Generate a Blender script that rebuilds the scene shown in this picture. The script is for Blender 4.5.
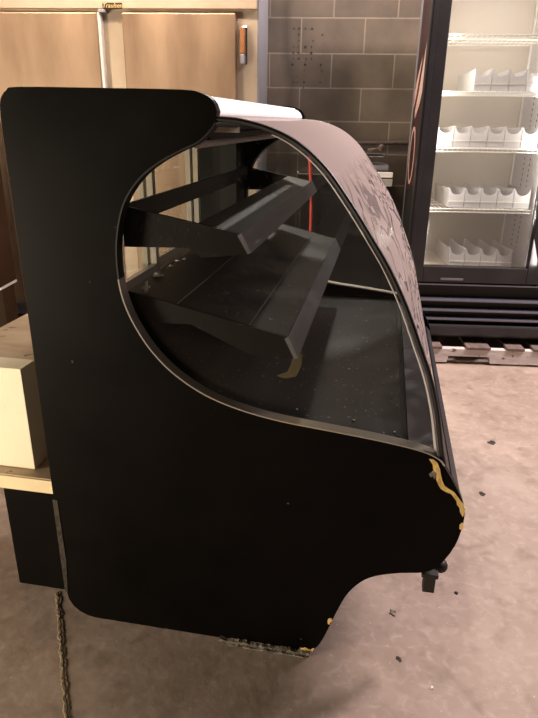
import bpy, bmesh, math, random
from mathutils import Vector, Matrix
random.seed(7)
for o in list(bpy.data.objects): bpy.data.objects.remove(o)
SC = bpy.context.scene
COL = SC.collection

# ------------------------------------------------------------------ camera
PITCH, ROLL, YAW, CAMH = math.radians(21.472), math.radians(.825), math.radians(3.245), 1.26
fw = Vector((-math.sin(YAW)*math.cos(PITCH), math.cos(YAW)*math.cos(PITCH), -math.sin(PITCH)))
rt = Vector((math.cos(YAW), math.sin(YAW), 0)); up = rt.cross(fw)
r2 = math.cos(ROLL)*rt + math.sin(ROLL)*up; u2 = -math.sin(ROLL)*rt + math.cos(ROLL)*up
cam = bpy.data.cameras.new('camera'); camo = bpy.data.objects.new('camera', cam); COL.objects.link(camo)
cam.sensor_fit = 'HORIZONTAL'; cam.sensor_width = 36; cam.lens = 606.05/538*36; cam.clip_start = .02
camo.matrix_world = Matrix(((r2.x, u2.x, -fw.x, 0), (r2.y, u2.y, -fw.y, 0), (r2.z, u2.z, -fw.z, CAMH), (0, 0, 0, 1)))
SC.camera = camo

# ------------------------------------------------------------------ light and exposure
SC.view_settings.view_transform = 'Standard'; SC.view_settings.look = 'None'
SC.view_settings.gamma = 1; SC.view_settings.exposure = 0.0
w = bpy.data.worlds.new('world'); SC.world = w; w.use_nodes = True
w.node_tree.nodes['Background'].inputs[0].default_value = (.62, .50, .42, 1)
w.node_tree.nodes['Background'].inputs[1].default_value = .035
def area(name, loc, target, sx, sy, power, color):
    l = bpy.data.lights.new(name, 'AREA'); l.shape = 'RECTANGLE'; l.size = sx; l.size_y = sy
    l.energy = power; l.color = color
    o = bpy.data.objects.new(name, l); COL.objects.link(o); o.location = loc
    d = Vector(target)-Vector(loc); o.rotation_euler = d.to_track_quat('-Z', 'Y').to_euler()
    return o
area('ceiling_light_aisle', (2.6, 2.5, 3.4), (1.3, 1.5, 0), .5, 2.0, 270, (1, .84, .80))
area('fill_light_left', (-2.8, .15, .55), (-.8, 1.5, .9), .6, .9, 105, (1, .84, .62))  # unseen fill lamp, added low at left to brighten the cream box
area('ceiling_light_above_fridge', (-1.05, 3.10, 2.35), (-1.0, 3.6, 1.3), 1.5, .12, 38, (1, .80, .60))
area('ceiling_light_fridge_aisle', (-1.5, 2.4, 3.3), (-1.0, 3.5, .8), 1.0, .4, 15, (1, .76, .54))
area('ceiling_light_over_case', (.20, 4.1, 2.75), (.05, 2.0, .6), .14, .2, 36, (1, .93, .84))

# ------------------------------------------------------------------ materials
def mat(name, col, rough=.5, metal=0, col2=None, scale=8, speck=None, speck_scale=90, speck_th=.74, bump=0, bump_scale=60, spec=.5, rough2=None, stretch=(1, 1, 1), detail=6):
    m = bpy.data.materials.new(name); m.use_nodes = True
    nt = m.node_tree; N = nt.nodes; L = nt.links; b = N['Principled BSDF']
    b.inputs['Base Color'].default_value = (*col, 1); b.inputs['Roughness'].default_value = rough
    b.inputs['Metallic'].default_value = metal; b.inputs['Specular IOR Level'].default_value = spec
    tc = N.new('ShaderNodeTexCoord'); mp = N.new('ShaderNodeMapping'); L.new(tc.outputs['Object'], mp.inputs[0])
    mp.inputs['Scale'].default_value = stretch
    out = None
    no = N.new('ShaderNodeTexNoise'); no.inputs['Scale'].default_value = scale; no.inputs['Detail'].default_value = detail
    no.inputs['Roughness'].default_value = .62; L.new(mp.outputs[0], no.inputs[0])
    cr = N.new('ShaderNodeValToRGB'); cr.color_ramp.elements[0].position = .35; cr.color_ramp.elements[1].position = .68
    cr.color_ramp.elements[0].color = (*col, 1); cr.color_ramp.elements[1].color = (*(col2 or tuple(c*1.12 for c in col)), 1)
    L.new(no.outputs[0], cr.inputs[0]); out = cr.outputs[0]
    if speck:
        n2 = N.new('ShaderNodeTexNoise'); n2.inputs['Scale'].default_value = speck_scale; n2.inputs['Detail'].default_value = 2
        L.new(tc.outputs['Object'], n2.inputs[0])
        c2 = N.new('ShaderNodeValToRGB'); c2.color_ramp.elements[0].position = speck_th; c2.color_ramp.elements[1].position = speck_th+.03
        L.new(n2.outputs[0], c2.inputs[0])
        mx = N.new('ShaderNodeMix'); mx.data_type = 'RGBA'; L.new(c2.outputs[0], mx.inputs[0])
        L.new(out, mx.inputs[6]); mx.inputs[7].default_value = (*speck, 1); out = mx.outputs[2]
    L.new(out, b.inputs['Base Color'])
    if rough2 is not None:
        mr = N.new('ShaderNodeMapRange'); mr.inputs[1].default_value = .3; mr.inputs[2].default_value = .7
        mr.inputs[3].default_value = rough; mr.inputs[4].default_value = rough2
        L.new(no.outputs[0], mr.inputs[0]); L.new(mr.outputs[0], b.inputs['Roughness'])
    if bump:
        n3 = N.new('ShaderNodeTexNoise'); n3.inputs['Scale'].default_value = bump_scale; n3.inputs['Detail'].default_value = 4
        L.new(mp.outputs[0], n3.inputs[0]); bp = N.new('ShaderNodeBump'); bp.inputs['Strength'].default_value = bump; bp.inputs['Distance'].default_value = .01
        L.new(n3.outputs[0], bp.inputs['Height']); L.new(bp.outputs[0], b.inputs['Normal'])
    return m

def glass(name, refl=.06, dust=0., dust_col=(.8, .74, .72), tint=(.96, .97, .96), specks=0., rough=.02, painted_reflections=False):
    m = bpy.data.materials.new(name); m.use_nodes = True
    nt = m.node_tree; N = nt.nodes; L = nt.links; N.remove(N['Principled BSDF']); out = N['Material Output']
    tr = N.new('ShaderNodeBsdfTransparent'); tr.inputs[0].default_value = (*tint, 1)
    gl = N.new('ShaderNodeBsdfGlossy'); gl.inputs['Roughness'].default_value = rough; gl.inputs[0].default_value = (1, 1, 1, 1)
    lwt = N.new('ShaderNodeLayerWeight'); lwt.inputs[0].default_value = .5
    pw = N.new('ShaderNodeMath'); pw.operation = 'POWER'; pw.inputs[1].default_value = 5; L.new(lwt.outputs['Facing'], pw.inputs[0])
    fr = N.new('ShaderNodeMath'); fr.operation = 'MULTIPLY_ADD'; fr.inputs[1].default_value = .9; fr.inputs[2].default_value = .02; L.new(pw.outputs[0], fr.inputs[0])
    ad = N.new('ShaderNodeMath'); ad.operation = 'ADD'; ad.use_clamp = True; ad.inputs[1].default_value = refl; L.new(fr.outputs[0], ad.inputs[0])
    m1 = N.new('ShaderNodeMixShader'); L.new(ad.outputs[0], m1.inputs[0]); L.new(tr.outputs[0], m1.inputs[1]); L.new(gl.outputs[0], m1.inputs[2])
    df = N.new('ShaderNodeBsdfDiffuse'); df.inputs[0].default_value = (*dust_col, 1)
    m2 = N.new('ShaderNodeMixShader'); L.new(m1.outputs[0], m2.inputs[1]); L.new(df.outputs[0], m2.inputs[2])
    tc = N.new('ShaderNodeTexCoord'); no = N.new('ShaderNodeTexNoise'); no.inputs['Scale'].default_value = 260 if not painted_reflections else 5
    L.new(tc.outputs['Object'], no.inputs[0])
    if painted_reflections:
        # dust film; dark curls of reflections are painted in by thinning it
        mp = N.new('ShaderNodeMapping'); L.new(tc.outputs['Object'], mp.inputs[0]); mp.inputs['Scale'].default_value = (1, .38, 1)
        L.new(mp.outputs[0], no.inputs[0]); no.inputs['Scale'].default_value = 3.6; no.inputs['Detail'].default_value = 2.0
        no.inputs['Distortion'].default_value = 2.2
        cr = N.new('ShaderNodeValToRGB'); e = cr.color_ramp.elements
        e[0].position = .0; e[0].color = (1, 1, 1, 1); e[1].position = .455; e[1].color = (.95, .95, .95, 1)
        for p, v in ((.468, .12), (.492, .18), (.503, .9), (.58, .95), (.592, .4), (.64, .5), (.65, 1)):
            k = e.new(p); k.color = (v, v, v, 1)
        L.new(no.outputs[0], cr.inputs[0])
        # the painted reflections stay below the top part of the pane
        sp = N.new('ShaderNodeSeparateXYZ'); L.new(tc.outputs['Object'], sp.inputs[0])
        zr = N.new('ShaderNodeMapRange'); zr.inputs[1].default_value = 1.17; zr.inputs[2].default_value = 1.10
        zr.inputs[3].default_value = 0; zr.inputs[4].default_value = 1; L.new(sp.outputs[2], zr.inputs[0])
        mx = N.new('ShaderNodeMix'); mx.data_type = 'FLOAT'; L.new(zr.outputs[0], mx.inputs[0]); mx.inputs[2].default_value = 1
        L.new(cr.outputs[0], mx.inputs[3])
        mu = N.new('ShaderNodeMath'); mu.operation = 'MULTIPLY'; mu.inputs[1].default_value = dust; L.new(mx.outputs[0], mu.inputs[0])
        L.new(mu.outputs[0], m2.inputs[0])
    else:
        cr = N.new('ShaderNodeValToRGB'); cr.color_ramp.elements[0].position = .70; cr.color_ramp.elements[1].position = .74
        cr.color_ramp.elements[1].color = (specks, specks, specks, 1); cr.color_ramp.elements[0].color = (dust, dust, dust, 1)
        L.new(no.outputs[0], cr.inputs[0]); L.new(cr.outputs[0], m2.inputs[0])
    L.new(m2.outputs[0], out.inputs[0])
    return m

M = {}
M['panel'] = mat('black_laminate', (.0022, .0018, .0014), .42, 0, (.0042, .0034, .0026), 5, (.10, .09, .08), 46, .775, rough2=.5, spec=.07)
M['body'] = mat('black_painted_steel', (.006, .0055, .006), .4, 0, (.010, .0095, .010), 6, spec=.3)
M['deck'] = mat('dark_deck_steel', (.036, .035, .038), .27, .3, (.060, .057, .056), 3.5, (.42, .39, .33), 80, .675, rough2=.34)
M['bracket'] = mat('black_bracket_steel', (.006, .0055, .005), .4, 0, (.010, .009, .008), 8, spec=.25)
M['shelf'] = mat('black_shelf_steel', (.010, .0095, .0095), .34, .1, (.055, .046, .036), 6, (.36, .33, .28), 95, .705, rough2=.5)
M['lip'] = mat('grey_price_rail', (.15, .15, .17), .28, .3, (.21, .21, .23), 30, stretch=(1, .05, 1))
M['rubber'] = mat('black_gasket', (.006, .006, .006), .45)
M['alu'] = mat('brushed_aluminium', (.66, .65, .66), .34, .5, (.74, .73, .73), 14, stretch=(1, .2, 1))
M['trim'] = mat('worn_trim_metal', (.38, .36, .35), .36, .35, (.50, .42, .30), 7)
M['white'] = mat('white_enamel', (.95, .93, .97), .35, 0, (.92, .90, .95), 4)
M['chip'] = mat('raw_particle_board', (.78, .50, .13), .85, 0, (.90, .68, .30), 60, bump=.6)
M['chipdark'] = mat('splintered_fibre', (.10, .08, .06), .9, 0, (.32, .28, .22), 90, bump=.8)
M['stainless'] = mat('brushed_stainless', (.23, .15, .10), .36, .6, (.37, .26, .18), 3.5, rough2=.55, stretch=(1, 1, .25))
M['stainless_frame'] = mat('bright_stainless_frame', (.44, .35, .27), .4, .45, (.50, .41, .32), 6)
M['steelside'] = mat('grey_enamel_side', (.20, .19, .22), .5, .2, (.24, .23, .26), 4)
M['frame'] = mat('charcoal_door_frame', (.020, .018, .021), .45, 0, (.032, .030, .034), 6, bump=.1)
M['grille'] = mat('black_grille', (.17, .17, .22), .26, .5, (.20, .20, .25), 6)
M['maroon'] = mat('maroon_print', (.020, .007, .007), .5, 0, (.05, .014, .012), 9)
M['pinkprint'] = mat('faded_pink_print', (.50, .28, .24), .5, 0, (.62, .42, .38), 12)
M['inner'] = mat('beige_liner', (.62, .55, .46), .5, 0, (.68, .60, .50), 2)
M['innerw'] = mat('pale_grey_liner', (.66, .62, .62), .5, 0, (.72, .68, .68), 3)
M['hole'] = mat('dark_slot', (.05, .045, .05), .8)
M['wire'] = mat('white_wire', (.85, .82, .76), .4)
M['wood'] = mat('weathered_pallet_wood', (.60, .53, .51), .85, 0, (.78, .72, .70), 7, (.16, .12, .10), 30, .68, bump=.3, stretch=(.6, 3, 3))
M['boardwood'] = mat('pallet_top_wood', (.13, .09, .08), .85, 0, (.24, .18, .16), 9, bump=.3, stretch=(4, .6, 1))
M['ply'] = mat('stained_plywood', (.42, .30, .20), .7, 0, (.58, .45, .31), 7, (.2, .14, .09), 25, .68, stretch=(1, 2.2, 1))
M['cream'] = mat('cream_board', (.88, .82, .62), .55, 0, (.84, .77, .58), 5, (.30, .26, .20), 80, .78)
M['creamedge'] = mat('pale_edge', (.86, .72, .46), .6, 0, (.80, .64, .40), 8)
M['chrome'] = mat('polished_chrome', (.75, .73, .72), .16, 1)
M['red'] = mat('red_cord', (.70, .06, .04), .5)
M['pipe'] = mat('dark_conduit', (.05, .035, .028), .6, 0, (.10, .06, .045), 40)
M['brown'] = mat('brown_handle', (.22, .09, .03), .4, 0, (.30, .13, .05), 14)
M['gold'] = mat('brass_plate', (.75, .55, .22), .35, .6)
M['black'] = mat('flat_black', (.01, .008, .007), .6)
M['mottledbrown'] = mat('mottled_brown', (.018, .013, .009), .8, 0, (.05, .036, .024), 40, bump=.5)
M['caulk'] = mat('joint_caulk', (.20, .15, .095), .9, 0, (.30, .22, .15), 40, bump=.5)
M['scrape'] = mat('chalky_scrape', (.10, .08, .06), .9, 0, (.42, .38, .33), 55, bump=.6)
M['paper'] = mat('white_scrap', (.75, .72, .66), .8)
M['tape'] = mat('yellowed_tape', (.10, .075, .03), .5, 0, (.06, .045, .02), 20)

# translucent plastic
def plastic():
    m = bpy.data.materials.new('clear_white_plastic'); m.use_nodes = True; nt = m.node_tree; N = nt.nodes; L = nt.links
    b = N['Principled BSDF']; b.inputs['Base Color'].default_value = (.92, .90, .90, 1); b.inputs['Roughness'].default_value = .25
    tr = N.new('ShaderNodeBsdfTransparent'); mx = N.new('ShaderNodeMixShader')
    lw = N.new('ShaderNodeTexNoise'); lw.inputs['Scale'].default_value = 12
    mr = N.new('ShaderNodeMapRange'); mr.inputs[3].default_value = .5; mr.inputs[4].default_value = .75; L.new(lw.outputs[0], mr.inputs[0])
    L.new(mr.outputs[0], mx.inputs[0]); L.new(tr.outputs[0], mx.inputs[1]); L.new(b.outputs[0], mx.inputs[2]); L.new(mx.outputs[0], N['Material Output'].inputs[0])
    return m
M['plastic'] = plastic()
M['sideglass'] = glass('end_glass', -.008, 0.0, specks=.16)
M['farglass'] = glass('far_end_glass', .10, 0.02, specks=.25, rough=.06)
M['curveglass'] = glass('dusty_curved_glass', .03, .72, (.36, .295, .285), painted_reflections=True)
M['reardoorglass'] = glass('rear_door_glass', .03, .02, specks=.2)
M['coolerglass'] = glass('cooler_door_glass', .01, .04, (.8, .78, .76), specks=.10)

def floor_mat():
    m = mat('worn_concrete', (.29, .215, .175), .62, 0, (.42, .325, .275), 3.2, (.58, .50, .45), 130, .70, bump=.12, bump_scale=30, rough2=.75, detail=9)
    nt = m.node_tree; N = nt.nodes; L = nt.links; b = N['Principled BSDF']
    src = b.inputs['Base Color'].links[0].from_socket
    tc = N.new('ShaderNodeTexCoord')
    def layer(src, scale, p0, p1, col, amt, dist=0):
        n = N.new('ShaderNodeTexNoise'); n.inputs['Scale'].default_value = scale; n.inputs['Detail'].default_value = 5; n.inputs['Distortion'].default_value = dist
        L.new(tc.outputs['Object'], n.inputs[0]); c = N.new('ShaderNodeValToRGB')
        c.color_ramp.elements[0].position = p0; c.color_ramp.elements[1].position = p1; c.color_ramp.elements[1].color = (amt, amt, amt, 1)
        L.new(n.outputs[0], c.inputs[0]); x = N.new('ShaderNodeMix'); x.data_type = 'RGBA'; L.new(c.outputs[0], x.inputs[0])
        L.new(src, x.inputs[6]); x.inputs[7].default_value = (*col, 1); return x.outputs[2]
    src = layer(src, 9, .62, .72, (.17, .12, .09), .6)
    src = layer(src, 32, .50, .75, (.52, .42, .37), .55, .6)
    src = layer(src, 13, .53, .72, (.20, .145, .11), .6, .4)
    src = layer(src, 24, .70, .74, (.10, .075, .06), .8)
    src = layer(src, 4, .50, .70, (.46, .36, .31), .6, .6)
    L.new(src, b.inputs['Base Color'])
    return m
def wall_mat():
    m = bpy.data.materials.new('painted_concrete_block'); m.use_nodes = True; nt = m.node_tree; N = nt.nodes; L = nt.links; b = N['Principled BSDF']
    tc = N.new('ShaderNodeTexCoord'); sp = N.new('ShaderNodeSeparateXYZ'); cb = N.new('ShaderNodeCombineXYZ')
    L.new(tc.outputs['Object'], sp.inputs[0]); L.new(sp.outputs[0], cb.inputs[0]); L.new(sp.outputs[2], cb.inputs[1])
    mp = N.new('ShaderNodeMapping'); mp.inputs['Location'].default_value = (4.029, 2.139, 0); L.new(cb.outputs[0], mp.inputs[0])
    br = N.new('ShaderNodeTexBrick'); L.new(mp.outputs[0], br.inputs[0])
    br.inputs['Scale'].default_value = 1; br.inputs['Brick Width'].default_value = .396; br.inputs['Row Height'].default_value = .2
    br.inputs['Mortar Size'].default_value = .005; br.inputs['Mortar Smooth'].default_value = .3; br.offset = .5
    br.inputs['Color1'].default_value = (.125, .097, .076, 1); br.inputs['Color2'].default_value = (.145, .112, .088, 1); br.inputs['Mortar'].default_value = (.26, .21, .17, 1)
    no = N.new('ShaderNodeTexNoise'); no.inputs['Scale'].default_value = 5; no.inputs['Detail'].default_value = 8; L.new(tc.outputs['Object'], no.inputs[0])
    mr = N.new('ShaderNodeMapRange'); mr.inputs[1].default_value = .3; mr.inputs[2].default_value = .7; mr.inputs[3].default_value = .75; mr.inputs[4].default_value = 1.2; L.new(no.outputs[0], mr.inputs[0])
    mx = N.new('ShaderNodeMix'); mx.data_type = 'RGBA'; mx.blend_type = 'MULTIPLY'; mx.inputs[0].default_value = 1
    L.new(br.outputs[0], mx.inputs[6]); L.new(mr.outputs[0], mx.inputs[7]); 
    # grimy vertical run stain on the blocks beside the drilled holes
    ab = N.new('ShaderNodeMath'); ab.operation = 'ADD'; ab.inputs[1].default_value = .13; L.new(sp.outputs[0], ab.inputs[0])
    n4 = N.new('ShaderNodeTexNoise'); n4.inputs['Scale'].default_value = 3; L.new(tc.outputs['Object'], n4.inputs[0])
    a2 = N.new('ShaderNodeMath'); a2.operation = 'MULTIPLY_ADD'; a2.inputs[1].default_value = .16; a2.inputs[2].default_value = -.08; L.new(n4.outputs[0], a2.inputs[0])
    a3 = N.new('ShaderNodeMath'); a3.operation = 'ADD'; L.new(ab.outputs[0], a3.inputs[0]); L.new(a2.outputs[0], a3.inputs[1])
    a4 = N.new('ShaderNodeMath'); a4.operation = 'ABSOLUTE'; L.new(a3.outputs[0], a4.inputs[0])
    m5 = N.new('ShaderNodeMapRange'); m5.inputs[1].default_value = 0; m5.inputs[2].default_value = .05; m5.inputs[3].default_value = .5; m5.inputs[4].default_value = 0; L.new(a4.outputs[0], m5.inputs[0])
    n6 = N.new('ShaderNodeMix'); n6.data_type = 'RGBA'; L.new(m5.outputs[0], n6.inputs[0]); L.new(mx.outputs[2], n6.inputs[6]); n6.inputs[7].default_value = (.04, .032, .025, 1)
    L.new(n6.outputs[2], b.inputs['Base Color'])
    b.inputs['Roughness'].default_value = .8
    bp = N.new('ShaderNodeBump'); bp.inputs['Strength'].default_value = .4; bp.inputs['Distance'].default_value = .004; bp.invert = True
    L.new(br.outputs['Fac'], bp.inputs['Height']); L.new(bp.outputs[0], b.inputs['Normal'])
    return m

# ------------------------------------------------------------------ helpers
def mesh_obj(name, bm, m, parent=None, smooth=False, loc=None):
    bmesh.ops.recalc_face_normals(bm, faces=bm.faces)
    me = bpy.data.meshes.new(name); bm.to_mesh(me); bm.free()
    me.materials.append(M[m] if isinstance(m, str) else m)
    if smooth:
        for p in me.polygons: p.use_smooth = True
    o = bpy.data.objects.new(name, me); COL.objects.link(o)
    if parent: o.parent = parent
    if loc: o.location = loc
    return o
def box(bm, x0, x1, y0, y1, z0, z1, bev=0):
    r = bmesh.ops.create_cube(bm, size=1)
    for v in r['verts']:
        v.co = Vector(((x0+x1)/2+v.co.x*(x1-x0), (y0+y1)/2+v.co.y*(y1-y0), (z0+z1)/2+v.co.z*(z1-z0)))
    if bev:
        es = list({e for v in r['verts'] for e in v.link_edges})
        bmesh.ops.bevel(bm, geom=es, offset=bev, segments=2, profile=.5, affect='EDGES')
    return bm
def bx(*a): return box(bmesh.new(), *a)
def prism(bm, pts, y0, y1):        # pts are (x, z); extruded along y
    a = [bm.verts.new((p[0], y0, p[1])) for p in pts]; b = [bm.verts.new((p[0], y1, p[1])) for p in pts]
    bm.faces.new(a); bm.faces.new(b[::-1]); n = len(pts)
    for i in range(n): bm.faces.new((a[i], a[(i+1) % n], b[(i+1) % n], b[i]))
    return bm
def strip(bm, pts, th, y0, y1):    # open profile (x, z) given a thickness, extruded along y
    off = []
    for i, p in enumerate(pts):
        a = Vector(pts[max(0, i-1)]); c = Vector(pts[min(len(pts)-1, i+1)]); d = (c-a).normalized()
        off.append((p[0]-d.y*th, p[1]+d.x*th))
    n = len(pts)
    v = [[bm.verts.new((q[0], y, q[1])) for q in lst] for lst in (pts, off) for y in (y0, y1)]
    A, B, Cc, D = v
    for i in range(n-1):
        bm.faces.new((A[i], A[i+1], B[i+1], B[i])); bm.faces.new((Cc[i], D[i], D[i+1], Cc[i+1]))
        bm.faces.new((A[i], Cc[i], Cc[i+1], A[i+1])); bm.faces.new((B[i], B[i+1], D[i+1], D[i]))
    for i in (0, n-1): bm.faces.new((A[i], B[i], D[i], Cc[i]))
    return bm
def tube(bm, pts, r, seg=8):
    pts = [Vector(p) for p in pts]; rings = []
    for i, p in enumerate(pts):
        d = (pts[min(i+1, len(pts)-1)]-pts[max(i-1, 0)]).normalized()
        u = d.cross(Vector((0, 0, 1)));
        if u.length < .05: u = d.cross(Vector((0, 1, 0)))
        u.normalize(); v = d.cross(u)
        rr = r[i] if isinstance(r, (list, tuple)) else r
        rings.append([bm.verts.new(p+u*rr*math.cos(2*math.pi*k/seg)+v*rr*math.sin(2*math.pi*k/seg)) for k in range(seg)])
    for a, b in zip(rings, rings[1:]):
        for k in range(seg): bm.faces.new((a[k], a[(k+1) % seg], b[(k+1) % seg], b[k]))
    bm.faces.new(rings[0][::-1]); bm.faces.new(rings[-1])
    return bm
def cr(pts, n=5):                  # Catmull-Rom smoothing of a 2-D polyline
    P = [Vector(p) for p in pts]; P = [2*P[0]-P[1]]+P+[2*P[-1]-P[-2]]; out = []
    for i in range(1, len(P)-2):
        for k in range(n):
            t = k/n; a, b, c, d = P[i-1:i+3]
            q = .5*((2*b)+(c-a)*t+(2*a-5*b+4*c-d)*t*t+(3*b-a-3*c+d)*t**3); out.append((q.x, q.y))
    out.append(tuple(P[-2])); return out
def thing(name, label, cat, loc=(0, 0, 0), rz=0, group=None):
    o = bpy.data.objects.new(name, None); COL.objects.link(o); o.empty_display_size = .1
    o.location = loc; o.rotation_euler = (0, 0, rz); o['label'] = label; o['category'] = cat
    if group: o['group'] = group
    return o
def tag(o, label, cat, group=None):
    o['label'] = label; o['category'] = cat
    if group: o['group'] = group
    return o
def structure(o): o['kind'] = 'structure'; return o
def recenter(o):                   # put a single-mesh thing's origin at its base centre
    vs = [v.co for v in o.data.vertices]
    c = Vector(((min(v.x for v in vs)+max(v.x for v in vs))/2, (min(v.y for v in vs)+max(v.y for v in vs))/2, min(v.z for v in vs)))
    o.data.transform(Matrix.Translation(-c)); o.location = o.matrix_basis @ c
    return o
def part_shift(o, base): o.data.transform(Matrix.Translation(-Vector(base)))

# ------------------------------------------------------------------ the setting
fm = floor_mat(); wm = wall_mat()
structure(mesh_obj('floor', bx(-5, 5, -3, 4.303, -.1, 0), fm))
wall = structure(mesh_obj('wall_back', bx(-5, 5, 4.303, 4.5, 0, 3.6), wm))
structure(mesh_obj('wall_left', bx(-5.15, -5, -3, 4.5, 0, 3.6), wm))
bm = bmesh.new()
hx = [(-.03, 0), (.0, 0), (.03, 0), (-.075, -.05), (-.03, -.055), (.02, -.055), (.07, -.05), (.1, -.06)]
for i in range(44):
    cxh = random.choice((-.105, -.06, -.02, .045, -.135)); czh = random.uniform(-.34, .02)
    r = random.uniform(.004, .0075)
    x, z = .02+cxh+random.uniform(-.006, .006), 1.80+round(czh/.034)*.034
    prism(bm, [(x+r*math.cos(a*math.pi/3), z+r*math.sin(a*math.pi/3)) for a in range(6)], 4.3015, 4.304)
mesh_obj('drilled_hole', bm, 'hole', wall)
# wall pipe behind the coolers
pb = bmesh.new(); tube(pb, [(.05, 4.275, 1.13), (.30, 4.275, 1.13), (.66, 4.275, 1.135), (1.1, 4.275, 1.135)], .014)
for i in range(40): tube(pb, [(.06+i*.025, 4.275, 1.13), (.064+i*.025, 4.275, 1.13)], .017)
tag(recenter(mesh_obj('wall_pipe', pb, 'pipe')), 'thin dark ribbed pipe running along the block wall', 'pipe')
# floor joint with raised caulk (left of the case), in the floor
def ribbon(pts, wd, h, name, m, parent=None):
    b = bmesh.new(); prev = None
    for i, (x, y, ww) in enumerate(pts):
        d = Vector((pts[min(i+1, len(pts)-1)][0]-pts[max(i-1, 0)][0], pts[min(i+1, len(pts)-1)][1]-pts[max(i-1, 0)][1])).normalized()
        n = Vector((-d.y, d.x))*ww*wd
        cur = [b.verts.new((x+n.x, y+n.y, .0005)), b.verts.new((x+n.x*.6, y+n.y*.6, h)), b.verts.new((x-n.x*.6, y-n.y*.6, h)), b.verts.new((x-n.x, y-n.y, .0005))]
        if prev:
            for k in range(3): b.faces.new((prev[k], prev[k+1], cur[k+1], cur[k]))
            b.faces.new((prev[3], prev[0], cur[0], cur[3]))
        else: b.faces.new(cur)
        prev = cur
    b.faces.new(prev[::-1])
    return mesh_obj(name, b, m, parent)
jp = []
for i in range(60):
    t = i/59; jp.append((-.668+t*(.19)+random.uniform(-.002, .002), 1.325-t*.42, random.uniform(.55, 1.35)))
cj = structure(ribbon(jp, .0085, .002, 'trim_1', 'caulk'))
jp2 = [(a+random.uniform(-.0015, .0015), b, random.uniform(.4, 1.6)) for a, b, c in jp]
ribbon(jp2, .0014, .0027, 'crack', 'black', cj)

# ------------------------------------------------------------------ the curved-glass display case
CA = -math.radians(7.038)
def c2w(u, w_, z=0): return Vector((u*math.cos(CA)-w_*math.sin(CA), u*math.sin(CA)+w_*math.cos(CA), z))
BASE = (-.26, 1.79, 0)
case = thing('display_case', 'large black curved-glass refrigerated display case, empty, standing in the middle of the floor', 'display case', c2w(*BASE), CA)
def cp(name, bm, m, parent=None, smooth=False):
    o = mesh_obj(name, bm, m, parent or case, smooth)
    part_shift(o, BASE)
    return o
W0, W1 = 1.165, 2.425
S = [(-.319, 1.256), (-.333, 1.239), (-.355, 1.221), (-.389, 1.206), (-.43, 1.185), (-.466, 1.16), (-.495, 1.129), (-.515, 1.095), (-.529, 1.049), (-.536, .997), (-.534, .934), (-.521, .88), (-.495, .826), (-.464, .782), (-.42, .739), (-.353, .697), (-.274, .669), (-.185, .651), (-.075, .639), (.032, .627), (.117, .613), (.155, .598), (.169, .583)]
top = [(-.755, 1.26), (-.751, 1.29), (-.735, 1.308), (-.709, 1.314), (-.541, 1.313), (-.385, 1.311), (-.347, 1.306), (-.324, 1.294), (-.315, 1.275)]
front = [(.169, .583), (.197, .539), (.223, .487), (.226, .44), (.216, .382), (.19, .326), (.16, .300), (.105, .288), (.06, .274), (.029, .257), (.005, .232), (-.017, .195), (-.038, .135), (-.059, .067), (-.077, .025), (-.099, .006), (-.125, .003)]
bottom = [(-.385, .003), (-.675, .003), (-.700, .007), (-.722, .017), (-.738, .032), (-.749, .053), (-.754, .08)]
Ss = cr(S, 5)
outline = cr(top, 3)+Ss+cr(front, 3)[1:]+bottom
GC = [(-.318, 1.262), (-.272, 1.258), (-.216, 1.244), (-.163, 1.219), (-.112, 1.177), (-.064, 1.117), (-.021, 1.056), (.018, .997), (.056, .926), (.089, .85), (.119, .778), (.142, .701), (.159, .62), (.169, .583)]
Gs = cr(GC, 5)
def end_assembly(y0, y1, near):
    lab = 'end_panel'
    p = cp('end_panel', prism(bmesh.new(), outline, y0, y1), 'panel')
    # rubber edging down the rear half of the cut and metal trim round the lower half
    k = next(i for i, q in enumerate(Ss) if q[1] < .95)
    cp('cutout_edging', strip(bmesh.new(), Ss[:k+1], .003, y0-.002, y1+.002), 'rubber', p)
    cp('cutout_trim', strip(bmesh.new(), Ss[k:], .003, y0-.003, y1+.003), 'trim', p)
    gy = y1+.002 if near else y0-.008
    gpoly = [(q[0], q[1]) for q in Ss]+[q for q in Gs[::-1]][1:]
    # inset slightly so the pane sits behind the cut
    g = cp('end_glass', prism(bmesh.new(), gpoly[:-1], gy, gy+.006), 'sideglass' if near else 'farglass')
    gk = cp('gasket', tube(bmesh.new(), [(q[0]+.001, y0+.006 if near else y1-.006, q[1]) for q in Gs], .0052, 8), 'rubber', g)
    if near:
        n = len(Gs); ii = list(range(int(n*.18), n-2))
        cp('glass_edge_bead', tube(bmesh.new(), [(Gs[i][0]-.0085, y0+.011, Gs[i][1]-.004) for i in ii], [.0012+.0042*max(0, (j/len(ii)-.45)/.55) for j in range(len(ii))], 8), 'alu', g)
    return p
near = end_assembly(W0, W0+.025, True)
far = end_assembly(W1-.025, W1, False)
yi0, yi1 = W0+.035, W1-.035
# curved front glass
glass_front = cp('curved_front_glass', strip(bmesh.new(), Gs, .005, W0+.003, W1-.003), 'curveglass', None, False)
# body
body = [(-.70, .03), (-.12, .03), (-.085, .06), (-.055, .13), (-.02, .21), (.01, .24), (.06, .282), (.15, .308), (.182, .335), (.205, .385), (.214, .44), (.211, .484), (.186, .534), (.160, .578), (.150, .586), (.100, .590), (.085, .585), (-.70, .585)]
cp('lower_body', prism(bmesh.new(), body, W0+.026, W1-.026), 'body')
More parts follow.
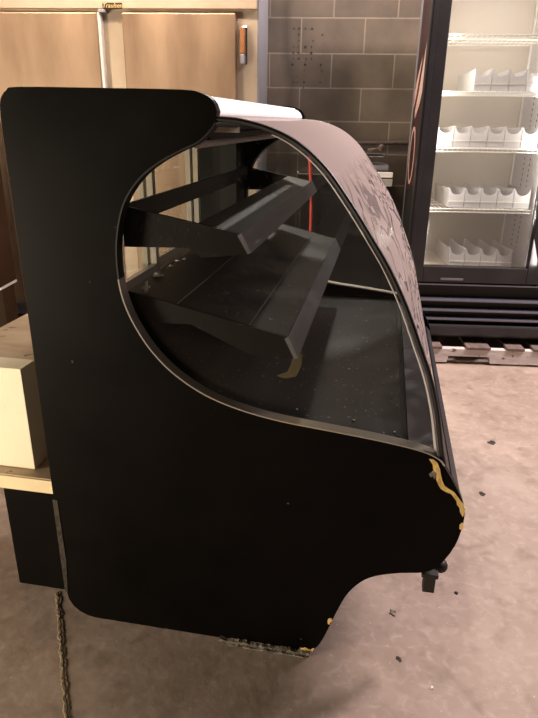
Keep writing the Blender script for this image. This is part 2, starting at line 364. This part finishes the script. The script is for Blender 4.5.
# front bumper moulding with rounded ends
bumper = [(.205, .50), (.222, .480), (.226, .44), (.218, .40), (.206, .392), (.212, .44), (.208, .48)]
cp('front_bumper', prism(bmesh.new(), bumper, W0+.026, W1-.026), 'frame')
cp('deck_pan', bx(-.69, .080, W0+.026, W1-.026, .586, .600, .001), 'deck')
cp('deck_gutter', bx(.0805, .094, W0+.027, W1-.027, .586, .592), 'rubber')
cp('front_ledge', prism(bmesh.new(), [(.095, .586), (.095, .606), (.158, .600), (.165, .590)], W0+.027, W1-.027), 'lip')
# rear wall, hood
cp('rear_panel', bx(-.745, -.66, W0+.026, W1-.026, .03, .80), 'body')
hood = [(-.745, 1.285), (-.735, 1.300), (-.709, 1.307), (-.385, 1.304), (-.352, 1.300), (-.333, 1.290), (-.324, 1.274), (-.328, 1.262), (-.345, 1.258), (-.745, 1.258)]
cp('hood', prism(bmesh.new(), cr(hood[:8], 3)+hood[8:], W0+.026, W1-.026), 'white')
cp('hood_lining', bx(-.74, -.335, W0+.027, W1-.027, 1.240, 1.256), 'black')
# light housing under the hood
lh = cp('light_housing', bx(-.42, -.345, yi0+.02, yi1-.02, 1.222, 1.239, .003), 'body')
cp('lamp_tube', tube(bmesh.new(), [(-.382, yi0+.05, 1.214), (-.382, yi1-.05, 1.214)], .009, 10), 'innerw', lh)
cp('end_bracket', bx(-.40, -.28, W0+.030, W0+.036, 1.238, 1.247, .001), 'trim')
# rear sliding doors: two framed panes
def rdoor(y0, y1, x):
    b = bmesh.new()
    for (a, c, d, e) in ((y0, y0+.022, .855, 1.235), (y1-.022, y1, .855, 1.235), (y0, y1, .855, .885), (y0, y1, 1.215, 1.235)): box(b, x-.008, x+.008, a, c, d, e)
    f = cp('rear_door', b, 'trim')
    cp('pane', bx(x-.002, x+.002, y0+.022, y1-.022, .885, 1.215), 'reardoorglass', f)
RZ = 0
rdoor(yi0, 1.60, -.615); rdoor(1.575, 2.01, -.640); rdoor(1.99, yi1, -.615)
cp('rear_sill', bx(-.66, -.585, W0+.027, W1-.027, .80, .852, .003), 'trim')
cp('rear_post', bx(-.60, -.54, 2.25, W1-.03, .90, 1.238), 'body')
# shelves
def shelf(ur, zr, uf, zf, un, zn, pans, hb, tag_=None):
    sl = (zf-zr)/(uf-ur); L = lambda u: zr+(u-ur)*sl
    fr_ = cp('display_shelf', bmesh.new(), 'shelf')
    for k, (a, b) in enumerate(pans):
        cp('shelf_panel', prism(bmesh.new(), [(a, L(a)), (b-.002, L(b)), (b-.002, L(b)-.004), (a, L(a)-.004)], yi0, yi1), 'shelf', fr_)
    for y0 in (yi0-.004, yi1-.006):
        cp('shelf_bracket', prism(bmesh.new(), [(ur, L(ur)), (uf, zf), (un, zn), (un-.010, zn-.004), (uf-.085, L(uf)-hb*.62), (ur+.14, zr-hb*.95), (ur, zr-hb)], y0, y0+.010), 'bracket', fr_)
    cp('price_rail', prism(bmesh.new(), [(uf, zf+.003), (un+.002, zn), (un-.006, zn-.003), (uf-.008, zf-.002)], yi0-.006, yi1+.004), 'lip', fr_)
    return fr_
s1 = shelf(-.53, 1.094, -.277, 1.046, -.258, 1.010, [(-.37, -.277)], .085)
cp('rear_rail', bx(-.535, -.528, yi0, yi1, 1.050, 1.094), 'shelf', s1)
cp('front_apron', bx(-.372, -.368, yi0, yi1, 1.022, 1.062), 'shelf', s1)
s2 = shelf(-.53, .914, -.176, .833, -.156, .790, [(-.530, -.42), (-.42, -.262), (-.262, -.176)], .07)
for u_ in (-.42, -.262): cp('seam', bx(u_-.001, u_+.001, yi0, yi1, .914+(u_+.53)*-.2288-.002, .914+(u_+.53)*-.2288+.002), 'lip', s2)
# levelling foot and knob under the front corner
ft = cp('levelling_foot', box(box(bmesh.new(), .160, .187, 1.170, 1.195, .238, .290, .002), .154, .192, 1.168, 1.20, .280, .292, .002), 'black')
bm = bmesh.new(); bmesh.ops.create_uvsphere(bm, u_segments=16, v_segments=10, radius=.017, matrix=Matrix.Translation((.198, 1.205, .292)))
cp('knob', bm, 'black', None, True)
# chipped laminate edge showing raw board
chipA = [(.137, .597), (.146, .584), (.148, .573), (.156, .563), (.157, .549), (.163, .536), (.169, .527), (.180, .521), (.192, .517), (.199, .508), (.205, .501), (.207, .492), (.213, .485), (.216, .473), (.223, .462), (.2245, .470), (.2255, .483), (.219, .495), (.209, .508), (.197, .523), (.186, .529), (.176, .536), (.170, .547), (.166, .560), (.162, .575), (.155, .590), (.146, .597)]
cp('chipped_corner', prism(bmesh.new(), chipA, W0-.0025, W0+.002), 'chip', near)
cp('chipped_corner', prism(bmesh.new(), [(.224, .447), (.227, .44), (.226, .428), (.220, .430), (.219, .440)], W0-.0025, W0+.002), 'chip', near)
cp('chipped_corner', prism(bmesh.new(), [(.150, .570), (.146, .566), (.141, .560), (.145, .553), (.150, .556), (.152, .549), (.155, .553), (.156, .565)], W0-.0025, W0+.002), 'chipdark', near)
cp('chipped_corner', prism(bmesh.new(), [(-.052, .122), (-.046, .124), (-.043, .118), (-.048, .112), (-.050, .104), (-.054, .106), (-.055, .114)], W0-.0025, W0+.002), 'chip', near)
cp('chipped_corner', prism(bmesh.new(), [(-.12, .012), (-.105, .016), (-.092, .013), (-.085, .018), (-.088, .008), (-.11, .005)], W0-.0025, W0+.002), 'chip', near)
# splintered strip hanging at the foot of the near panel
bm = bmesh.new(); prev = None; pts = []
for i in range(24):
    t = i/23; pts.append((-.33+t*.235, .004+random.uniform(0, .006), random.uniform(.3, 1)))
a = [(p[0], .002) for p in pts]; b_ = [(p[0], .004+.007*p[2]) for p in pts][::-1]
cp('splintered_edge', prism(bmesh.new(), a+b_, W0-.012, W0-.001), 'chipdark', near)
cp('splintered_edge', prism(bmesh.new(), [(-.31, .001), (-.10, .001), (-.12, .004), (-.2, .005), (-.29, .003)], W0-.020, W0-.002), 'scrape', near)
# dark brown strip down the rear lower corner of the near panel
cp('brown_edge_strip', prism(bmesh.new(), [(-.757, .082), (-.750, .075), (-.742, .18), (-.744, .37), (-.757, .37)], W0-.0015, W0+.003), 'mottledbrown', near)

# tape and scraps
def cthing(name, bm, m, label, cat, group=None, smooth=False):
    o = mesh_obj(name, bm, m, None, smooth)
    vs = [v.co for v in o.data.vertices]
    c = Vector(((min(v.x for v in vs)+max(v.x for v in vs))/2, (min(v.y for v in vs)+max(v.y for v in vs))/2, min(v.z for v in vs)))
    o.data.transform(Matrix.Translation(-c)); o.location = c2w(c.x, c.y, c.z); o.rotation_euler = (0, 0, CA)
    return tag(o, label, cat, group)
zs = lambda u: .914+(u+.53)*-.2288
def scrap(u, w_, s, sd, z=None):
    rnd = random.Random(sd); z = zs(u)+.003 if z is None else z
    b = bmesh.new(); pts = []
    for k in range(7):
        a = k/7*2*math.pi; r = s*rnd.uniform(.5, 1.1); pts.append((u+r*math.cos(a), w_+.9*r*math.sin(a)))
    va = [b.verts.new((p[0], p[1], z)) for p in pts]; vb = [b.verts.new((p[0], p[1], z+.002+rnd.uniform(0, .002))) for p in pts]
    b.faces.new(va[::-1]); b.faces.new(vb)
    for k in range(7): b.faces.new((va[k], va[(k+1) % 7], vb[(k+1) % 7], vb[k]))
    return b
for i, (u_, w_, s_) in enumerate([(-.515, 1.335, .010), (-.520, 1.352, .009), (-.508, 1.345, .007), (-.518, 1.50, .008), (-.512, 1.53, .007), (-.515, 1.44, .006)]):
    cthing('paper_scrap', scrap(u_, w_, s_, i), 'paper', 'small torn white scrap lying at the rear edge of the lower shelf', 'paper scrap', 'white scraps at the rear edge of the lower shelf')
kb = bmesh.new(); tube(kb, [(-.497, 1.215, .900), (-.494, 1.213, .915), (-.493, 1.216, .932)], [.003, .0045, .003], 8); tube(kb, [(-.503, 1.213, .917), (-.486, 1.217, .920)], .003, 6)
cthing('cord_knot', kb, 'paper', 'small knotted piece of off-white cord near the lower shelf\'s rear corner, by the cutout', 'cord knot')
for i, (u_, w_, s_) in enumerate([(-.03, 1.30, .004), (.065, 1.26, .004), (.072, 1.24, .005), (-.17, 1.33, .003), (.06, 1.45, .003), (-.06, 1.62, .003), (.04, 1.25, .003)]):
    cthing('crumb', scrap(u_, w_, s_, 20+i, .601), 'tape' if i in (2,) else 'paper', 'tiny pale crumb lying on the dark deck of the display case', 'crumb', 'crumbs on the deck of the display case')

# ------------------------------------------------------------------ left of the case: cabinet, slab, box, plywood
cab = thing('low_cabinet', 'low black cabinet under the cream-edged board, left of the display case', 'cabinet', c2w(-.86, 1.40), CA)
def lp(name, bm, m, parent, base=(-.86, 1.40, 0)):
    o = mesh_obj(name, bm, m, parent); part_shift(o, base); return o
lp('cabinet_body', bx(-.951, -.77, 1.262, 1.60, 0, .330, .002), 'panel', cab)
lp('cabinet_front', bx(-.953, -.768, 1.247, 1.261, .001, .331, .001), 'panel', cab)
sl = thing('counter_board', 'thick worn board with a cream front edge, resting on the low black cabinet', 'board', c2w(-1.0, 1.48, .3325), CA)
lp('board_core', bx(-1.45, -.772, 1.241, 1.75, .3325, .374, .001), 'ply', sl, (-1.0, 1.48, .3325))
lp('front_edge_strip', bx(-1.45, -.772, 1.236, 1.2405, .3325, .371), 'creamedge', sl, (-1.0, 1.48, .3325))
cthing('cream_box', bx(-1.40, -.868, 1.275, 1.342, .3755, .668, .0015), 'cream', 'cream-white box standing on the worn board at the left edge, beside the case', 'box')
tb = thing('work_table', 'table with a stained brown plywood top behind the cream box', 'table', c2w(-.95, 1.7), CA)
lp('tabletop', bx(-1.125, -.775, 1.352, 1.765, .640, .660, .002), 'ply', tb, (-.95, 1.7, 0))
for q in ((-1.10, 1.765-.03), (-.80, 1.765-.03), (-1.10, 1.375), (-.80, 1.375)):
    lp('leg', bx(q[0]-.02, q[0]+.02, q[1]-.015, q[1]+.015, .3755, .6395), 'ply', tb, (-.95, 1.7, 0))

M['darkbrown'] = mat('dark_brown_laminate', (.022, .011, .006), .5, 0, (.034, .018, .010), 4, spec=.1)
dc = thing('dark_cabinet', 'dark brown cabinet with a thin light edge at the far left, beyond the plywood-topped table', 'cabinet', (-2.0, 3.32, 0))
for nm, q, m_ in (('cabinet_body', (-2.3, -1.70, 3.22, 3.42, .365, 1.20, .003), 'darkbrown'), ('edge_trim', (-2.3, -1.699, 3.216, 3.42, .35, .364, .001), 'alu'), ('base', (-2.28, -1.71, 3.25, 3.40, 0, .349, .002), 'darkbrown')):
    part_shift(mesh_obj(nm, bx(*q), m_, dc), (-2.0, 3.32, 0))

# ------------------------------------------------------------------ stainless reach-in refrigerator
SY = 3.50
fr = thing('reach_in_refrigerator', 'tall stainless steel reach-in refrigerator behind the display case, at the left wall end', 'refrigerator', (-1.3, 3.9, 0))
def sp_(name, bm, m, parent=None): 
    o = mesh_obj(name, bm, m, parent or fr); part_shift(o, (-1.3, 3.9, 0)); return o
sp_('cabinet_body', bx(-2.40, -.285, SY+.03, 4.30, .12, 2.05, .003), 'stainless_frame')
sp_('side_panel', bx(-.285, -.279, SY+.032, 4.29, .12, 2.05, .001), 'steelside')
sp_('door', bx(-.980, -.392, SY-.022, SY+.03, .20, 1.765, .006), 'stainless')
sp_('door', bx(-1.70, -1.108, SY-.022, SY+.03, .20, 1.765, .006), 'stainless')
sp_('door', bx(-2.36, -1.78, SY-.022, SY+.03, .20, 1.765, .006), 'stainless')
sp_('hinge_strip', bx(-1.108, -1.092, SY-.018, SY+.03, .20, 1.765, .002), 'alu')
sp_('base_grille', bx(-2.38, -.30, SY+.005, SY+.029, .125, .19), 'grille')
sp_('header', bx(-2.40, -.285, SY-.005, SY+.029, 1.785, 2.05, .003), 'stainless_frame')
for x in (-2.3, -.4):
    for y in (SY+.1, 4.2): sp_('caster', tube(bmesh.new(), [(x, y, 0), (x, y, .12)], .03, 10), 'rubber')
hg = sp_('door_hinge', bx(-1.10, -1.065, SY-.03, SY+.03, 1.764, 1.778, .002), 'steelside')
hd = sp_('door_handle', bx(-.362, -.334, SY+.004, SY+.029, 1.53, 1.71, .004), 'chrome')
sp_('handle_grip', bx(-.368, -.346, SY-.034, SY+.004, 1.58, 1.700, .005), 'brown', hd)
sp_('handle_lock', bx(-.368, -.346, SY-.036, SY+.004, 1.530, 1.578, .004), 'steelside', hd)
bd = sp_('brand_plate', bx(-1.078, -.976, SY-.012, SY-.005, 1.782, 1.810, .002), 'black')
tx = bpy.data.curves.new('brand_text', 'FONT'); tx.body = 'Traulsen'; tx.size = .030; tx.extrude = .0012; tx.align_x = 'CENTER'; tx.align_y = 'CENTER'; tx.shear = .3
to = bpy.data.objects.new('tmp', tx); COL.objects.link(to); dg = bpy.context.evaluated_depsgraph_get()
me = bpy.data.meshes.new_from_object(to.evaluated_get(dg)); bpy.data.objects.remove(to)
me.transform(Matrix.Translation((-1.027, SY-.0135, 1.796)) @ Matrix.Rotation(math.pi/2, 4, 'X'))
me.transform(Matrix.Translation((1.3, -3.9, 0))); me.materials.clear(); me.materials.append(M['gold'])
lo = bpy.data.objects.new('lettering', me); COL.objects.link(lo); lo.parent = bd

# ------------------------------------------------------------------ glass-door merchandiser cooler on a pallet
MY = 3.27; MB = (1.30, 3.7, .125)
mc = thing('glass_door_cooler', 'tall black glass-door drinks cooler standing on a wooden pallet at right', 'cooler', MB)
def mp_(name, bm, m, parent=None, smooth=False):
    o = mesh_obj(name, bm, m, parent or mc, smooth); part_shift(o, MB); return o
X0, X1 = .553, 1.98; BK = 3.84; XS = .603
side = mp_('side_panel', bx(XS, XS+.030, MY+.06, BK+.08, .15, 2.05, .003), 'black')
# printed graphic on the cooler's side
gr = bmesh.new()
def sidepoly(pts, m, dx=0):
    b = bmesh.new(); va = [b.verts.new((XS-.0006-dx, y, z)) for y, z in pts]; vb = [b.verts.new((XS+.002, y, z)) for y, z in pts]
    b.faces.new(va); b.faces.new(vb[::-1]); n = len(pts)
    for i in range(n): b.faces.new((va[i], va[(i+1) % n], vb[(i+1) % n], vb[i]))
    return mp_('side_graphic', b, m, side)
sidepoly([(3.35, 1.0), (3.90, .86), (3.90, 2.04), (3.35, 2.04)], 'maroon')
sidepoly([(3.885, .55), (3.918, .55), (3.918, 2.04), (3.84, 2.04), (3.86, 1.5)], 'steelside', .0006)
sidepoly([(3.50, 1.72), (3.56, 1.50), (3.66, 1.36), (3.78, 1.28), (3.80, 1.32), (3.73, 1.42), (3.66, 1.56), (3.60, 1.70)], 'pinkprint', .0006)
sidepoly([(3.70, 1.60), (3.80, 1.40), (3.86, 1.34), (3.88, 1.38), (3.83, 1.48)], 'pinkprint', .0006)
# oval badge outline on the graphic
ov = []
def ring(y, z, ry, rz_, t, m, dx):
    b = bmesh.new(); n = 28
    A = [b.verts.new((XS-.0006-dx, y+ry*math.cos(2*math.pi*k/n), z+rz_*math.sin(2*math.pi*k/n))) for k in range(n)]
    B = [b.verts.new((XS-.0006-dx, y+(ry-t)*math.cos(2*math.pi*k/n), z+(rz_-t)*math.sin(2*math.pi*k/n))) for k in range(n)]
    A2 = [b.verts.new((XS+.001, v.co.y, v.co.z)) for v in A]; B2 = [b.verts.new((XS+.001, v.co.y, v.co.z)) for v in B]
    for k in range(n):
        j = (k+1) % n
        b.faces.new((A[k], A[j], B[j], B[k])); b.faces.new((A2[k], B2[k], B2[j], A2[j])); b.faces.new((A[k], A2[k], A2[j], A[j])); b.faces.new((B[k], B[j], B2[j], B2[k]))
    return mp_('side_graphic', b, m, side)
ring(3.77, 1.08, .09, .16, .022, 'pinkprint', .0006)
mp_('back_panel', bx(XS+.030, X1-.045, BK, BK+.08, .15, 2.05), 'inner')
mp_('side_panel', bx(X1-.045, X1, MY+.06, BK+.08, .15, 2.05, .003), 'black')
mp_('cabinet_top', bx(XS+.030, X1-.045, MY+.06, BK, 1.98, 2.05), 'black')
mp_('cabinet_floor', bx(XS+.030, X1-.045, MY+.06, BK, .44, .515), 'inner')
mp_('inner_left_liner', bx(XS+.0305, XS+.036, MY+.065, BK-.002, .516, 1.979), 'inner')
rl = mp_('inner_right_liner', bx(1.205, 1.24, MY+.09, BK-.002, .516, 1.979), 'innerw')
for y in (3.54, 3.63):
    b = bmesh.new(); z = .60
    while z < 1.95:
        box(b, 1.2042, 1.2055, y-.004, y+.004, z, z+.012); z += .028
    mp_('shelf_standard', b, 'hole', rl)
b = bmesh.new(); box(b, 1.199, 1.2045, BK-.04, BK-.02, .52, 1.97)
mp_('corner_moulding', b, 'wire', rl)
# door frame: stiles and rails
def door(x0, x1, hinge):
    b = bmesh.new()
    box(b, x0, x0+.090, MY, MY+.055, .455, 1.97, .004); box(b, x1-.078, x1, MY, MY+.055, .455, 1.97, .004)
    box(b, x0+.090, x1-.078, MY, MY+.055, .455, .540, .003); box(b, x0+.090, x1-.078, MY, MY+.055, 1.88, 1.97, .003)
    d = mp_('door', b, 'frame')
    mp_('door_glass', bx(x0+.076, x1-.076, MY+.022, MY+.034, .538, 1.882), 'coolerglass', d)
    mp_('door_gasket', bx(x0+.01, x0+.03, MY-.003, MY+.0, .46, 1.96, .001), 'frame', d)
    return d
d1 = door(X0, 1.272, 0); d2 = door(1.282, X1, 1)
mp_('door_glazing_bead', bx(1.170, 1.178, MY-.004, MY, .55, 1.87, .001), 'steelside', d1)
mp_('canopy_header', bx(X0, X1, MY+.005, MY+.06, 1.975, 2.05, .003), 'frame')
# base with louvred grille
mp_('base_housing', bx(XS+.002, X1-.01, MY+.055, BK+.06, .125, .44, .003), 'black')
for z in (.452, .362, .305, .255):
    b = bmesh.new(); q = [(MY+.002, z-.014), (MY+.002, z-.007), (MY+.018, z), (MY+.05, z+.004), (MY+.05, z-.002), (MY+.02, z-.008)]
    va = [b.verts.new((X0+.005, y, zz)) for y, zz in q]; vb = [b.verts.new((X1-.005, y, zz)) for y, zz in q]
    b.faces.new(va); b.faces.new(vb[::-1])
    for i in range(6): b.faces.new((va[i], va[(i+1) % 6], vb[(i+1) % 6], vb[i]))
    mp_('grille_slat', b, 'grille')
mp_('kick_rail', bx(X0+.005, X1-.005, MY-.004, MY+.05, .150, .215, .012), 'frame')
mp_('grille_back', bx(X0+.008, X1-.008, MY+.045, MY+.054, .13, .45), 'black')
mp_('data_label', bx(.74, .86, MY-.002, MY+.002, .468, .480), 'steelside', d1)
# interior lamp strips: vertical tubes behind the door's right stile and at the left stile
def emis(name, col, s):
    m = bpy.data.materials.new(name); m.use_nodes = True; b = m.node_tree.nodes['Principled BSDF']
    b.inputs['Emission Color'].default_value = (*col, 1); b.inputs['Emission Strength'].default_value = s; b.inputs['Base Color'].default_value = (.8, .8, .8, 1); return m
M['tube'] = emis('lit_tube', (1, .90, .78), 4)
mp_('lamp_tube', tube(bmesh.new(), [(.647, MY+.080, .60), (.647, MY+.080, 1.85)], .006, 10), 'tube')
for nm, loc, tgt, sx, sy, en in (('cooler_lamp', (.655, MY+.075, 1.2), (1.0, BK, 1.15), .05, 1.3, 3.2), ('cooler_top_lamp', (.93, MY+.2, 1.96), (.93, BK-.1, 1.2), .45, .08, 1.6), ('cooler_stile_lamp', (1.165, MY+.08, 1.2), (.85, BK, 1.1), .03, 1.3, 2.6)):
    a_ = area(nm, loc, tgt, sx, sy, en, (1, .91, .84)); a_.parent = mc; a_.location = Vector(loc)-Vector(MB)
# wire shelves
def wshelf(z, parent=None):
    b = bmesh.new(); x0, x1 = .645, 1.195
    for y in (MY+.11, MY+.30, MY+.42, MY+.545): tube(b, [(x0, y, z), (x1, y, z)], .0038, 6)
    tube(b, [(x0, MY+.11, z-.016), (x1, MY+.11, z-.016)], .003, 6)
    x = x0
    while x < x1:
        tube(b, [(x, MY+.11, z+.004), (x, MY+.545, z+.004)], .0018, 5)
        tube(b, [(x, MY+.11, z+.004), (x, MY+.108, z-.016)], .0018, 5); x += .0255
    return mp_('wire_shelf', b, 'wire')
SZ = [1.663, 1.407, 1.139, .832]
for z in SZ: wshelf(z)
# clear plastic bottle lanes: tray floor, two cheeks with scooped front and a cross rib
def lane_parts(root, L=.38, wd=.082, h=.10):
    base = bx(-wd/2, wd/2, 0, L, .0, .003); mesh_obj('tray_floor', base, 'plastic', root)
    for s in (-1, 1):
        pts = [(0, 0)]
        prof = [(0, .0), (0, h), (.012, h*1.02), (L*.55, h*.92), (L, h*.92), (L, 0)]
        b = bmesh.new(); x = s*(wd/2-.0015)
        va = [b.verts.new((x-.0012, y, z)) for y, z in prof]; vb = [b.verts.new((x+.0012, y, z)) for y, z in prof]
        b.faces.new(va); b.faces.new(vb[::-1])
        for i in range(len(prof)): b.faces.new((va[i], va[(i+1) % len(prof)], vb[(i+1) % len(prof)], vb[i]))
        mesh_obj('cheek', b, 'plastic', root)
    # front stop with a scooped top
    n = 8; pts = [(-wd/2, 0), (wd/2, 0), (wd/2, h*.95)]+[(wd/2*math.cos(a*math.pi/n)*.86, h*.95-h*.28*math.sin(a*math.pi/n)) for a in range(n+1)]+[(-wd/2, h*.95)]
    mesh_obj('front_stop', prism(bmesh.new(), pts, -.002, .0015), 'plastic', root)
    mesh_obj('front_stop', bx(-wd/2, wd/2, -.006, -.002, h*.30, h*.36), 'wire', root)
    return root
def copy_thing(r, loc, label, group):
    c = r.copy(); COL.objects.link(c); c.location = loc; c['label'] = label; c['group'] = group
    for ch in [o for o in bpy.data.objects if o.parent == r]:
        d = ch.copy(); COL.objects.link(d); d.parent = c
    return c
g = [('clear plastic bottle lane tray on the second wire shelf of the glass-door cooler', 'bottle trays on the second cooler shelf', 1.413, [(.86+.086*i, MY+.125+.0*i) for i in range(4)]),
     ('clear plastic bottle lane tray in the long front row on the third cooler shelf', 'bottle trays on the third cooler shelf', 1.145, [(.705+.086*i, MY+.125) for i in range(6)]),
     ('frosted plastic bottle lane tray on the lowest wire shelf of the glass-door cooler', 'bottle trays on the lowest cooler shelf', .838, [(.80+.086*i, MY+.125+.0*i) for i in range(5)]),
     ('clear plastic bottle lane tray standing on the cooler\'s bottom panel', 'bottle trays on the cooler bottom', .5165, [(.84+.086*i, MY+.115) for i in range(4)])]
proto = None
for lab, grp, z, spots in g:
    for (x, y) in spots:
        if proto is None:
            proto = thing('bottle_tray', lab, 'tray', (x, y, z), 0, grp); lane_parts(proto)
        else: copy_thing(proto, (x, y, z), lab, grp)

# pallet
PB = (1.25, 3.7, 0)
pl = thing('pallet', 'weathered grey wooden pallet under the black glass-door cooler', 'pallet', PB)
def pp(name, bm, m):
    o = mesh_obj(name, bm, m, pl); part_shift(o, PB); return o
def stringer(y0):
    pr = [(.50, .012), (.815, .012), (.822, .05), (1.045, .05), (1.055, .012), (1.50, .012), (1.51, .05), (1.73, .05), (1.74, .012), (2.05, .012), (2.05, .092), (.50, .092)]
    return prism(bmesh.new(), pr, y0, y0+.04)
for y in (3.215, 3.70, 4.15): pp('stringer', stringer(y), 'wood')
for x0 in (.60, .80-.02, .915, 1.135, 1.28, 1.45, 1.60, 1.76, 1.92): 
    wdt = .12 if x0 not in (.78, .915, 1.135) else {.78: .02, .915: .13, 1.135: .095}[x0]
    if x0 == .78: continue
    pp('deck_board', bx(x0 if x0 > .7 else .66, (x0 if x0 > .7 else .66)+wdt, 3.205, 4.20, .0925, .108, .002), 'boardwood')
for x0 in (.55, 1.12, 1.80): pp('bottom_board', bx(x0, x0+.14, 3.23, 4.18, .0, .0115), 'wood')
o = None

# ------------------------------------------------------------------ equipment between the case and the cooler
eq = thing('equipment_cart', 'dark cart with a steel-edged top against the block wall, left of the cooler', 'cart', (.30, 3.95, 0))
def ep(name, bm, m, parent=None):
    o = mesh_obj(name, bm, m, parent or eq); part_shift(o, (.30, 3.95, 0)); return o
ep('cart_top', bx(-.06, .505, 3.78, 4.22, .965, .985, .003), 'chrome')
ep('steel_apron', bx(-.06, .503, 3.776, 3.79, .905, .962, .003), 'body')
ep('steel_box', bx(.36, .504, 3.765, 3.775, .955, .985, .003), 'white')
ep('steel_box', bx(.34, .504, 3.765, 3.775, .905, .948, .003), 'alu')
ep('cart_body', bx(-.04, .49, 3.80, 4.20, .10, .90, .004), 'body')
for x in (0, .45):
    for y in (3.84, 4.16): ep('caster', tube(bmesh.new(), [(x, y, 0), (x, y, .10)], .028, 10), 'rubber')
sl_ = thing('meat_slicer', 'chrome and copper-toned slicer standing on the cart behind the curved glass', 'slicer', (.33, 3.95, .985))
def sp2(name, bm, m, sm=False):
    o = mesh_obj(name, bm, m, sl_, sm); part_shift(o, (.33, 3.95, .985)); return o
sp2('slicer_base', bx(.10, .49, 3.86, 4.10, .986, 1.02, .008), 'steelside')
sp2('slicer_tray', bx(.24, .46, 3.86, 4.05, 1.062, 1.085, .008), 'chrome')
sp2('slicer_motor', tube(bmesh.new(), [(.14, 3.98, 1.04), (.34, 3.98, 1.04)], .035, 14), 'body', True)
sp2('slicer_handle', tube(bmesh.new(), [(.36, 3.92, 1.10), (.44, 3.92, 1.11)], .011, 10), 'pipe', True)
bm = bmesh.new(); bmesh.ops.create_uvsphere(bm, u_segments=14, v_segments=8, radius=.022, matrix=Matrix.Translation((.44, 3.92, 1.115)))
sp2('slicer_knob', bm, 'pipe', True)
rc = [(.005, 3.74, 1.10), (.012, 3.74, 1.02), (.022, 3.74, .90), (.028, 3.74, .78), (.030, 3.74, .66), (.02, 3.74, .50), (.04, 3.74, .30), (.0, 3.73, .02)]
tag(recenter(mesh_obj('red_cord', tube(bmesh.new(), rc, .009, 8), 'red')), 'red cord hanging in front of the cart, seen through the case\'s far glass', 'cord')
def floor_bit(x, y, sz, sd, m, label, cat, h=.004, name='grit_piece'):
    rnd = random.Random(sd); b = bmesh.new(); n = 9
    P = [(x+sz*rnd.uniform(.45, 1.1)*math.cos(k/n*6.283), y+1.2*sz*rnd.uniform(.45, 1.1)*math.sin(k/n*6.283)) for k in range(n)]
    va = [b.verts.new((p[0], p[1], .0005)) for p in P]; vb = [b.verts.new((x+(p[0]-x)*.8, y+(p[1]-y)*.8, h*rnd.uniform(.6, 1))) for p in P]
    b.faces.new(va[::-1]); b.faces.new(vb)
    for k in range(n): b.faces.new((va[k], va[(k+1) % n], vb[(k+1) % n], vb[k]))
    tag(recenter(mesh_obj(name, b, m)), label, cat)
floor_bit(.278, 1.320, .014, 1, 'chipdark', 'brown splintered flake on the floor, just below the case\'s front foot', 'grit')
floor_bit(.470, 1.411, .006, 2, 'hole', 'small dark pebble on the floor to the right of the case\'s foot', 'grit', .005)
floor_bit(.341, 1.086, .005, 3, 'paper', 'single whitish crumb on the floor near the bottom edge of the photo', 'crumb', .005)
floor_bit(.273, 1.165, .009, 4, 'mottledbrown', 'thin brown dirt fleck on the floor below the splintered flake', 'grit', .0015)
floor_bit(.821, 2.317, .020, 5, 'mottledbrown', 'dark flat dirt spot on the open floor nearest the pallet', 'grit', .0012)
floor_bit(.678, 1.927, .015, 6, 'mottledbrown', 'dark flat dirt spot on the open floor halfway between pallet and case foot', 'grit', .0012)
b = prism(bmesh.new(), [(-.170, .788), (-.148, .792), (-.150, .760), (-.160, .735), (-.185, .728), (-.205, .733), (-.180, .745), (-.172, .765)], 1.222, 1.224)
cthing('tape_strip', b, 'tape', 'yellowed strip of tape hanging under the lower shelf\'s front corner', 'tape')
